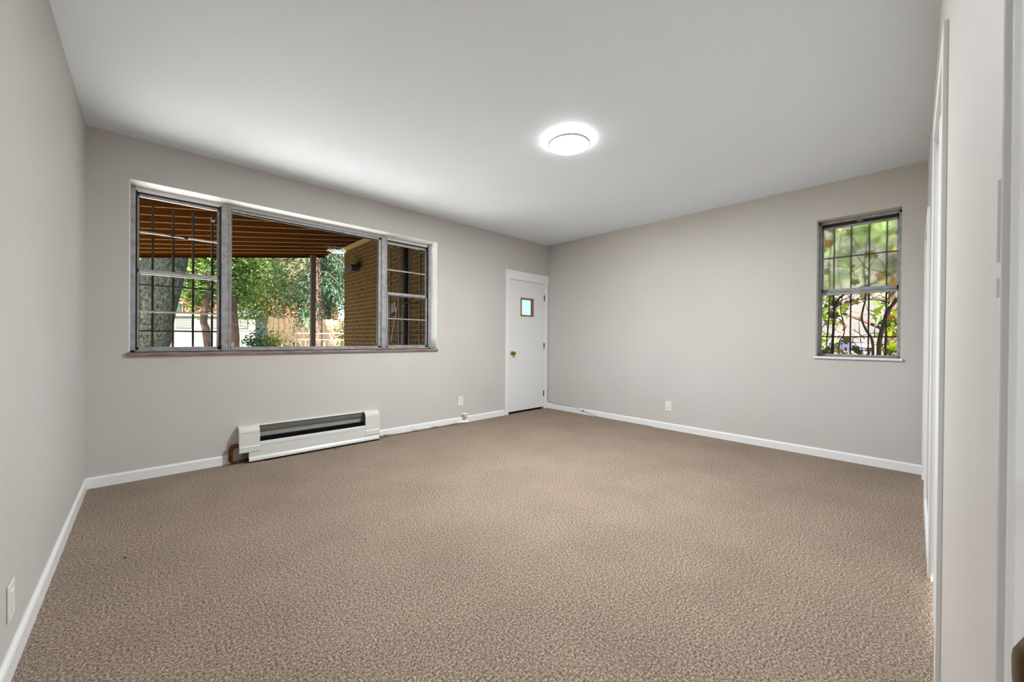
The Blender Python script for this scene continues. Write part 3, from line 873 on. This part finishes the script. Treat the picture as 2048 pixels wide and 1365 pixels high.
# flood light on the brick wall
fll = empty('flood_light', (BX, 6.6, 2.28), 'dark flood light fixed high on the tan brick wall', 'light fixture')
FLM = mat('flood_dark_metal', (28, 23, 17), 0.6, spec=0.2)
MB().lathe([(0.055, 0), (0.055, -0.02), (0.02, -0.03)], (BX, 6.62, 2.33), 'x', 16).build('mount', FLM, fll)
MB().tube([(BX-0.02, 6.62, 2.33), (BX-0.09, 6.62, 2.335)], 0.014, 8).build('arm', FLM, fll)
MB().prism([(6.46, 2.22), (6.46, 2.30), (6.53, 2.34), (6.76, 2.34), (6.78, 2.29), (6.75, 2.22)], 'x', BX-0.17, BX-0.07).build('hood', FLM, fll, bevel=0.006)
MB().box(BX-0.16, BX-0.08, 6.70, 6.785, 2.23, 2.275).build('lens', mat('flood_lens', (92, 84, 70), 0.2), fll)
# downpipe and garden tool against the brick
dpp = empty('downpipe', (2.57, 4.88, -0.02), 'dark downpipe running up the tan brick wall', 'pipe')
MB().tube([(2.575, 4.88, -0.02), (2.575, 4.88, 2.72)], 0.036, 14).build('pipe', FLM, dpp, smooth=True)
for z in (0.6, 1.55, 2.4):
    MB().lathe([(0.040, -0.012), (0.040, 0.012)], (2.575, 4.88, z), 'z', 14).build('clamp', IRON, dpp)
gt = empty('garden_hoe', (2.45, 5.35, -0.02), 'long-handled garden hoe leaning on the tan brick wall', 'tool')
MB().tube([(2.40, 5.32, -0.02), (2.59, 5.06, 1.66)], 0.016, 8).build('handle', mat('hoe_handle', (78, 58, 32), 0.7), gt)
MB().add([(2.56, 5.14, 1.60), (2.55, 5.40, 1.58), (2.55, 5.42, 1.40), (2.57, 5.10, 1.50), (2.565, 5.14, 1.60), (2.555, 5.40, 1.58), (2.555, 5.42, 1.40), (2.575, 5.10, 1.50)],
         [(0, 1, 2, 3), (4, 7, 6, 5), (0, 4, 5, 1), (1, 5, 6, 2), (2, 6, 7, 3), (3, 7, 4, 0)]).build('blade', IRON, gt)
MB().tube([(2.57, 5.18, 1.61), (2.56, 5.17, 1.605), (2.55, 5.10, 1.612), (2.56, 5.10, 1.45)], 0.0035, 6).build('bracket', WHITEMETAL, gt)

# ------------------------------------------------------------------ trees
def leaves(name, par, m, pts, size, seed, droop=0.0, aspect=0.5, up=0.3):
    rg = np.random.RandomState(seed)
    P = np.asarray(pts, float)
    n = len(P)
    a = rg.normal(size=(n, 3)); a[:, 2] = a[:, 2]*0.7 - droop
    a /= np.linalg.norm(a, axis=1)[:, None]
    c = rg.normal(size=(n, 3)); c[:, 2] += up
    wv = np.cross(a, c); wv /= (np.linalg.norm(wv, axis=1)[:, None]+1e-9)
    L = size*(0.6+0.8*rg.rand(n))[:, None]
    Wd = L*aspect
    nr = np.cross(a, wv)
    V = np.stack([P, P+a*L*0.45+wv*Wd*0.5+nr*L*0.06, P+a*L, P+a*L*0.45-wv*Wd*0.5+nr*L*0.06], 1).reshape(-1, 3)
    org = np.array(ORG[par.name])
    me = bpy.data.meshes.new(name)
    me.vertices.add(n*4); me.loops.add(n*4); me.polygons.add(n)
    me.vertices.foreach_set('co', (V-org).ravel())
    me.loops.foreach_set('vertex_index', np.arange(n*4, dtype=np.int32))
    me.polygons.foreach_set('loop_start', np.arange(0, n*4, 4, dtype=np.int32))
    me.polygons.foreach_set('loop_total', np.full(n, 4, dtype=np.int32))
    me.update(); me.validate()
    me.materials.append(m)
    o = bpy.data.objects.new(name, me)
    COL.objects.link(o); o.parent = par
    return o

def clumps(center, rad, nclump, per, spread, seed, shell=0.5):
    rg = np.random.RandomState(seed)
    d = rg.normal(size=(nclump, 3)); d /= np.linalg.norm(d, axis=1)[:, None]
    rr = (shell+(1-shell)*rg.rand(nclump))[:, None]
    cc = np.array(center) + d*rr*np.array(rad)
    pts = (cc[:, None, :] + rg.normal(size=(nclump, per, 3))*spread).reshape(-1, 3)
    return pts[pts[:, 2] > -0.1]

def tree(name, loc, label, trunk, rads, barkm, crowns, lm, leaf=0.11, seed=1, branches=5, rough=0.02, seg=12, droop=0.0, aspect=0.5):
    t = empty(name, loc, label, 'tree', 'trees in the back yard')
    MB().tube(smooth_path(trunk, 5), list(np.interp(np.linspace(0, 1, (len(trunk)-1)*5+1), np.linspace(0, 1, len(trunk)), rads)), seg, rough=rough, nscale=4.0).build('trunk', barkm, t, smooth=True)
    rg = random.Random(seed)
    top = Vector(trunk[-1])
    for i in range(branches):
        c = crowns[i % len(crowns)]
        e_ = Vector(c[0]) + Vector((rg.uniform(-0.7, 0.7)*c[1][0], rg.uniform(-0.7, 0.7)*c[1][1], rg.uniform(-0.3, 0.6)*c[1][2]))
        s_ = Vector(trunk[-1]).lerp(Vector(trunk[-2]), rg.random())
        mid = s_.lerp(e_, 0.5) + Vector((0, 0, 0.15))
        MB().tube(smooth_path([s_, mid, e_], 4), list(np.linspace(rads[-1]*0.55, 0.012, 9)), 6).build('branch', barkm, t)
    P = np.concatenate([clumps(c[0], c[1], c[2], c[3], c[4], seed*31+k) for k, c in enumerate(crowns)])
    fo_ = leaves('foliage', t, lm, P, leaf, seed, droop=droop, aspect=aspect)
    fo_['kind'] = 'stuff'
    return t

# big grey trunk filling the left sash; unseen second crown added to shade it
tree('shade_tree', (-0.08, 10.3, -0.15), 'huge grey-barked leaning tree trunk behind the left sash', [(-0.16, 10.30, -0.15), (-0.08, 10.22, 0.5), (-0.02, 10.16, 0.95), (0.09, 10.08, 1.6), (0.24, 9.98, 2.6), (0.48, 9.9, 4.2), (0.7, 9.8, 6.0)],
     [0.46, 0.37, 0.335, 0.325, 0.325, 0.29, 0.22], BARK, [((0.8, 11.5, 7.6), (3.2, 2.6, 1.6), 160, 30, 0.28), ((-3.2, 7.6, 5.6), (2.0, 2.0, 1.0), 200, 34, 0.28)], LEAF_B, 0.16, 5, 7, rough=0.035, seg=28)
tree('slim_tree', (1.06, 11.40, -0.15), 'slim crooked tree right of the huge grey trunk', [(1.12, 11.38, -0.15), (1.04, 11.42, 0.8), (0.98, 11.48, 1.3), (0.95, 11.5, 1.55), (1.05, 11.52, 2.4), (1.15, 11.6, 3.6)],
     [0.11, 0.085, 0.08, 0.07, 0.05, 0.035], BARK2, [((0.95, 11.9, 2.75), (0.65, 0.7, 1.0), 150, 34, 0.15), ((1.5, 12.3, 3.7), (1.1, 0.9, 0.8), 90, 34, 0.18)], LEAF_A, 0.10, 8, 6)
tree('slender_tree', (1.64, 12.2, -0.15), 'slender reddish-brown tree left of the picture pane', [(1.66, 12.20, -0.15), (1.65, 12.22, 0.9), (1.62, 12.26, 1.8), (1.60, 12.3, 2.6), (1.75, 12.4, 3.8)],
     [0.12, 0.10, 0.085, 0.08, 0.05], BARK2, [((1.72, 12.4, 2.75), (0.5, 0.5, 0.75), 70, 34, 0.12), ((1.1, 12.9, 3.8), (0.8, 0.7, 0.7), 40, 30, 0.18)], LEAF_A, 0.09, 11, 7)
tree('yellow_green_tree', (-0.9, 15.2, -0.15), 'yellow-green tree behind the left side of the huge trunk', [(-0.9, 15.2, -0.15), (-0.9, 15.2, 1.4), (-0.8, 15.2, 3.0)],
     [0.13, 0.11, 0.08], BARK2, [((-0.3, 15.2, 3.6), (1.3, 1.0, 1.4), 110, 36, 0.22)], LEAF_C, 0.12, 17, 5)
tree('leafy_maple', (4.9, 16.6, -0.15), 'bright leafy maple standing behind the wooden fence', [(4.9, 16.6, -0.15), (4.8, 16.6, 1.5), (4.5, 16.5, 3.2)],
     [0.16, 0.13, 0.09], BARK2, [((2.5, 16.0, 3.6), (1.6, 0.9, 1.5), 150, 36, 0.2), ((4.8, 17.0, 4.4), (1.8, 1.2, 1.9), 150, 36, 0.26), ((4.4, 16.6, 2.3), (1.9, 0.8, 0.8), 130, 36, 0.2), ((2.6, 17.0, 2.5), (0.7, 0.6, 0.8), 60, 36, 0.2)], LEAF_A, 0.105, 23, 7)
tree('tall_hedge_tree', (-1.5, 24, -0.15), 'tall dark tree far behind the neighbouring house', [(-1.0, 30, -0.15), (-1.0, 30, 3.0), (-1, 30, 6)],
     [0.3, 0.25, 0.2], BARK2, [((0.0, 31, 7.5), (5.5, 2.0, 3.2), 260, 40, 0.5), ((7.0, 29, 7.0), (5.0, 2.0, 3.4), 240, 40, 0.5)], LEAF_B, 0.26, 29, 5)
# drooping conifer
cn = empty('weeping_conifer', (3.45, 11.4, -0.15), 'drooping blue-green conifer behind the porch post', 'tree', 'trees in the back yard')
MB().tube([(3.45, 11.4, -0.15), (3.43, 11.4, 2.0), (3.40, 11.4, 4.6)], [0.12, 0.09, 0.04], 10).build('trunk', BARK2, cn)
rg = np.random.RandomState(77)
PA, PB = [], []
for i in range(44):
    zt = rg.uniform(2.0, 4.5); az = rg.uniform(0, 2*math.pi); ln = rg.uniform(0.5, 1.15)*(1.15-0.12*zt*0.8+0.2)
    p = Vector((3.42, 11.4, zt)); pts = [p.copy()]
    for k in range(1, 7):
        t = k/6
        pts.append(Vector((3.42+math.cos(az)*ln*t, 11.4+math.sin(az)*ln*t, zt+0.18*t-0.75*t*t)))
    MB().tube(pts, list(np.linspace(0.018, 0.004, 7)), 5, caps=False).build('branch', BARK2, cn)
    for k in range(1, 7):
        for q in range(30):
            off = rg.normal(size=3)*np.array([0.07, 0.07, 0.05]); off[2] -= abs(rg.normal())*0.16
            (PB if (zt > 3.2 and math.cos(az) < 0.1 and i % 2 == 0) else PA).append(np.array(pts[k])+off)
f1 = leaves('foliage', cn, LEAF_D, PA, 0.10, 5, droop=1.2, aspect=0.22)
f1['kind'] = 'stuff'
f2 = leaves('dry_foliage', cn, LEAF_E, PB, 0.10, 6, droop=1.2, aspect=0.2)
f2['kind'] = 'stuff'
tag(f2, 'dry tan needles')
# second cooler conifer right of the post
tree('blue_conifer', (4.7, 14.6, -0.15), 'cool blue-green conifer between the post and the brick wall', [(4.7, 14.6, -0.15), (4.7, 14.6, 2.0), (4.7, 14.6, 4.8)],
     [0.13, 0.10, 0.05], BARK2, [((4.6, 14.5, 3.0), (0.9, 0.7, 0.9), 130, 34, 0.16), ((4.7, 14.6, 4.2), (1.0, 0.8, 0.9), 110, 34, 0.18)], LEAF_D, 0.13, 41, 6, droop=0.6, aspect=0.3)
# shrubs
def shrub(name, loc, label, rad, lm, n, leaf, seed):
    s_ = empty(name, loc, label, 'shrub', 'shrubs by the fence')
    rg_ = random.Random(seed)
    st = MB()
    for i in range(7):
        e_ = Vector(loc)+Vector((rg_.uniform(-.6, .6)*rad[0], rg_.uniform(-.6, .6)*rad[1], rad[2]*rg_.uniform(0.9, 1.6)))
        st.tube([Vector(loc), Vector(loc).lerp(e_, 0.5)+Vector((0, 0, 0.1)), e_], [0.02, 0.014, 0.006], 5)
    st.build('stems', BARK2, s_)
    f_ = leaves('foliage', s_, lm, clumps((loc[0], loc[1], loc[2]+rad[2]), rad, n, 34, 0.11, seed, 0.3), leaf, seed)
    f_['kind'] = 'stuff'
    return s_
shrub('leafy_shrub', (2.28, 12.6, -0.15), 'dark green shrub left of the fence', (0.42, 0.4, 0.72), LEAF_B, 60, 0.08, 51)
shrub('yellow_shrub', (2.62, 12.75, -0.15), 'yellow-green shrub in front of the fence', (0.28, 0.3, 0.78), LEAF_C, 40, 0.075, 52)
shrub('lime_shrub', (4.62, 12.6, -0.15), 'lime green shrub beside the end of the brick wall', (0.35, 0.3, 0.92), LEAF_C, 44, 0.08, 53)
shrub('teal_shrub', (3.2, 12.5, -0.15), 'low green shrub at the foot of the fence', (0.35, 0.3, 0.5), LEAF_B, 40, 0.08, 54)

# ------------------------------------------------------------------ fence, railing, neighbours
fn = empty('picket_fence', (4.5, 13.4, -0.15), 'weathered wooden picket fence across the back yard', 'fence')
rg = random.Random(9)
x = 2.62
pk = MB().prism([(0, -0.15), (0.128, -0.15), (0.128, 1.70), (0.10, 1.74), (0.028, 1.74), (0, 1.70)], 'y', 0, 0.022).build('picket', FENCE, fn, loc=(0, 0, 0))
first = True
while x < 7.2:
    if first: o = pk; first = False
    else:
        o = pk.copy(); COL.objects.link(o); o.parent = fn
    o.location = Vector((x, 13.4+rg.uniform(-0.006, 0.006), rg.uniform(-0.05, 0.05))) - ORG[fn.name]
    x += 0.142 if rg.random() > 0.12 else 0.165
for z in (0.25, 0.85, 1.45):
    MB().box(2.6, 7.2, 13.424, 13.46, z-0.045, z+0.045).build('fence_rail', FENCE, fn)
for x in (2.7, 4.4, 6.1, 7.1):
    MB().box(x, x+0.1, 13.46, 13.56, -0.15, 1.72).build('fence_post', FENCE, fn)
rl = empty('garden_railing', (3.3, 10.75, -0.15), 'low white metal railing in front of the fence', 'railing')
ra, rb_ = Vector((2.80, 11.13, 0)), Vector((3.80, 10.20, 0))
for z, rr in ((1.205, 0.016), (1.045, 0.012), (0.35, 0.012)):
    MB().tube([(ra.x, ra.y, z), (rb_.x, rb_.y, z)], rr, 8).build('rail', WHITEMETAL, rl)
for i in range(12):
    p = ra.lerp(rb_, i/11)
    big = i in (0, 11)
    MB().tube([(p.x, p.y, -0.15 if big else 0.35), (p.x, p.y, 1.205 if big else 1.045)], 0.018 if big else 0.006, 8).build('rail_post' if big else 'baluster', WHITEMETAL, rl)

nb = empty('neighbour_house', (1.5, 26, -0.15), 'red brick house far behind the trees', 'house')
MB().box(-6, 9, 26.0, 32, -0.15, 4.4).build('wall', REDBRICK, nb)
MB().prism([(-6.6, 4.4), (9.6, 4.4), (7.5, 6.4), (-4.5, 6.4)], 'y', 25.6, 32.4).build('roof', ROOFM, nb)
for x in (-3.2, 0.2, 3.6, 6.6):
    w_ = MB().box(x, x+1.1, 25.93, 26.02, 1.4, 2.9).build('window', SIDING, nb)
    MB().box(x+0.08, x+1.02, 25.90, 25.94, 1.48, 2.12).build('pane', WINDK, w_)
    MB().box(x+0.08, x+1.02, 25.90, 25.94, 2.18, 2.82).build('pane', WINDK, w_)
MB().box(-2.0, 3.0, 25.85, 26.0, 3.3, 3.8).build('awning', SIDING, nb)
gg = empty('garden_shed', (2.0, 19.9, -0.15), 'pale shed with louvred vents beyond the slim trees', 'shed')
# turned so that its long side faces the window
sa, sb = Vector((0.75, 21.3, 0)), Vector((3.25, 19.0, 0))
sd = (sb-sa).normalized(); sn = Vector((sd.y, -sd.x, 0))
if sn.dot(Vector((0, -1, 0))) < 0: sn = -sn
def shb(a, b_, n0, n1, z0, z1):
    c = [sa+sd*a+sn*n0, sa+sd*b_+sn*n0, sa+sd*b_+sn*n1, sa+sd*a+sn*n1]
    return MB().add([(p.x, p.y, z0) for p in c]+[(p.x, p.y, z1) for p in c], [(0, 3, 2, 1), (4, 5, 6, 7), (0, 1, 5, 4), (1, 2, 6, 5), (2, 3, 7, 6), (3, 0, 4, 7)])
SL = (sb-sa).length
shb(0, SL, -2.0, 0, -0.15, 1.95).build('wall', SIDING, gg)
shb(-0.1, SL+0.1, -2.1, 0.12, 1.95, 2.03).build('roof', SIDING, gg)
shb(0, SL, 0, 0.03, 1.36, 1.42).build('trim_board', WHITEMETAL, gg)
for (a, b_) in ((0.12, 0.80), (1.35, 2.10), (2.35, 3.1)):
    v_ = shb(a, b_, 0.0, 0.02, 1.46, 1.84).build('vent', WINDK, gg)
    for k in range(7):
        shb(a, b_, 0.015, 0.045, 1.47+k*0.052, 1.50+k*0.052).build('louvre', SIDING, v_)
wc = empty('white_tank', (0.7, 14.2, -0.15), 'white propane tank behind the slim crooked tree', 'tank')
MB().lathe([(0.02, -0.55), (0.22, -0.52), (0.32, -0.40), (0.34, -0.2), (0.34, 0.2), (0.32, 0.40), (0.22, 0.52), (0.02, 0.55)], (1.0, 13.9, 0.72), 'x', 24).build('body', WHITEMETAL, wc, smooth=True)
for x in (0.75, 1.25):
    MB().box(x-0.04, x+0.04, 13.65, 14.15, -0.15, 0.42).build('leg', WHITEMETAL, wc)

# ------------------------------------------------------------------ east side: vine, wall, board
vn = empty('climbing_vine', (5.2, 0.4, -0.15), 'tangled climbing vine covering the small window outside', 'vine')
rg = random.Random(21)
def vstem(P, r0_, r1_, nm='stem'):
    sp = smooth_path(P, 5)
    return MB().tube(sp, list(np.linspace(r0_, r1_, len(sp))), 6, rough=0.003, nscale=14).build(nm, STEM, vn, smooth=True)
stems = [
    ([(5.20, 0.27, -0.15), (5.18, 0.25, 0.7), (5.17, 0.245, 1.07), (5.17, 0.215, 1.27), (5.16, 0.185, 1.40), (5.16, 0.11, 1.53), (5.2, -0.02, 1.72), (5.2, -0.1, 2.3)], 0.024, 0.012),
    ([(5.20, 0.30, -0.15), (5.17, 0.29, 0.8), (5.17, 0.292, 1.10), (5.17, 0.34, 1.22), (5.165, 0.372, 1.33), (5.17, 0.362, 1.44), (5.17, 0.345, 1.56), (5.19, 0.36, 1.9), (5.2, 0.30, 2.4)], 0.014, 0.006),
    ([(5.15, 0.60, -0.15), (5.12, 0.60, 0.8), (5.12, 0.585, 1.2), (5.12, 0.575, 1.45), (5.13, 0.54, 1.55), (5.15, 0.42, 1.63), (5.17, 0.25, 1.70), (5.2, 0.05, 1.85)], 0.013, 0.006),
    ([(5.14, 0.63, -0.15), (5.11, 0.64, 0.9), (5.10, 0.622, 1.3), (5.10, 0.615, 1.6), (5.12, 0.62, 2.0), (5.14, 0.56, 2.4)], 0.007, 0.004),
    ([(5.12, 0.53, 0.6), (5.11, 0.54, 1.05), (5.11, 0.50, 1.18), (5.11, 0.505, 1.30), (5.12, 0.53, 1.42), (5.13, 0.52, 1.6), (5.15, 0.56, 1.9), (5.16, 0.52, 2.3)], 0.006, 0.003),
]
for P, a, c in stems: vstem(P, a, c)
for i in range(95):
    y0 = rg.uniform(-0.05, 0.75); z0 = rg.uniform(0.8, 2.3); xx = rg.uniform(5.06, 5.38)
    an = rg.uniform(0.3, 2.8); ln = rg.uniform(0.2, 0.55)
    P = [(xx, y0, z0)]
    for k in range(1, 5):
        an += rg.uniform(-0.35, 0.35)
        P.append((xx+rg.uniform(-0.02, 0.02), P[-1][1]+math.cos(an)*ln/4, P[-1][2]+math.sin(an)*ln/4))
    vstem(P, rg.uniform(0.002, 0.0042), 0.0012, 'tendril')
# lobed leaf shape, shared mesh per colour
def leaf_shape():
    out = []
    for k in range(20):
        t = 2*math.pi*k/20
        r_ = 0.5*(0.58+0.42*abs(math.cos(2.5*t)))*(1-0.25*(1+math.cos(t))/2*0)
        out.append((r_*math.cos(t), r_*math.sin(t)))
    return out
lp = []
for mm in VLEAF:
    sh = leaf_shape(); n = len(sh)
    vs = [(0, 0, 0.03)] + [(a, c, 0.05*math.sin(3*a)-0.10*(a*a+c*c)) for a, c in sh]
    o = MB().add(vs, [(0, 1+k, 1+(k+1) % n) for k in range(n)]).build('leaf', mm, vn, loc=tuple(ORG[vn.name]))
    # re-centre the shared mesh on its own origin
    for v, q in zip(o.data.vertices, vs): v.co = q
    o.location = (0, 0, 0)
    lp.append(o)
usedl = [False]*4
spots = []
for i in range(265):
    z = rg.uniform(0.75, 2.45); y = rg.uniform(-0.12, 0.85)
    if z < 1.5 and 0.27 < y < 0.47 and rg.random() < 0.75: continue
    if z > 1.55 and rg.random() < 0.45: continue
    spots.append((rg.uniform(5.08, 5.5), y, z))
# the lime clumps seen in the lower sash
for (y, z) in ((0.60, 1.30), (0.57, 1.26), (0.52, 1.30), (0.50, 1.24), (0.61, 1.17), (0.55, 1.15), (0.14, 1.38), (0.12, 1.30), (0.16, 1.24), (0.10, 1.19), (0.15, 1.15), (0.26, 1.40), (0.28, 1.34), (0.24, 1.44)):
    spots.append((rg.uniform(5.14, 5.24), y, z))
for i in range(26):
    spots.append((rg.uniform(5.05, 5.3), rg.uniform(0.02, 0.72), rg.uniform(0.93, 1.03)))
for (xx, y, z) in spots:
    u = rg.random()
    k = 0 if (z < 1.5 and u < 0.6) else (1 if u < 0.72 else (3 if u < 0.9 else 2))
    if z < 1.035: k = 3 if u < 0.7 else 2
    if not usedl[k]: o = lp[k]; usedl[k] = True
    else:
        o = lp[k].copy(); COL.objects.link(o); o.parent = vn
    s_ = rg.uniform(0.05, 0.105)
    o.scale = (s_, s_, s_)
    o.rotation_euler = (rg.uniform(-0.7, 0.7), math.pi/2+rg.uniform(-0.7, 0.7), rg.uniform(0, 6.28))
    o.location = Vector((xx, y, z)) - ORG[vn.name]
nw = empty('stucco_house', (9.0, 0.5, -0.15), 'pale stucco house wall glimpsed behind the vine', 'house')
MB().box(9.0, 12, -6, 7, -0.15, 3.6).build('wall', WHITEWALL, nw)
MB().box(8.6, 12.4, -6.4, 7.4, 3.6, 3.8).build('eave', SIDING, nw)
w_ = MB().box(8.95, 9.02, 1.2, 2.2, 1.0, 2.2).build('window', SIDING, nw)
MB().box(8.93, 8.96, 1.28, 2.12, 1.08, 2.12).build('pane', WINDK, w_)
bt = empty('blue_bench', (6.0, 0.5, -0.15), 'blue painted slatted bench low behind the vine', 'bench')
for k in range(4):
    MB().box(5.74+k*0.10, 5.82+k*0.10, 0.36, 0.72, 1.00+k*0.022, 1.016+k*0.022).build('slat', BLUE, bt)
MB().box(5.72, 6.14, 0.31, 0.34, 0.90, 1.014).build('apron', CONCRETE, bt)
MB().box(5.72, 6.14, 0.76, 0.79, 0.90, 1.014).build('apron', CONCRETE, bt)
for (a, c) in ((5.74, 0.32), (6.08, 0.32), (5.74, 0.74), (6.08, 0.74)):
    MB().box(a, a+0.05, c, c+0.05, -0.15, 0.95).build('leg', CONCRETE, bt)

et = tree('side_tree', (7.0, 0.2, -0.15), 'hazy green tree beyond the vine outside the small window', [(7.0, 0.2, -0.15), (7.0, 0.22, 1.2), (6.95, 0.15, 2.4)],
     [0.07, 0.06, 0.04], BARK2, [((6.9, 0.4, 2.35), (0.5, 0.8, 0.8), 38, 30, 0.10), ((7.1, -0.1, 1.5), (0.5, 0.35, 0.5), 14, 30, 0.10), ((7.1, 1.1, 1.5), (0.5, 0.3, 0.6), 14, 30, 0.10)], LEAF_A, 0.11, 61, 6)
et['group'] = 'trees outside the small window'
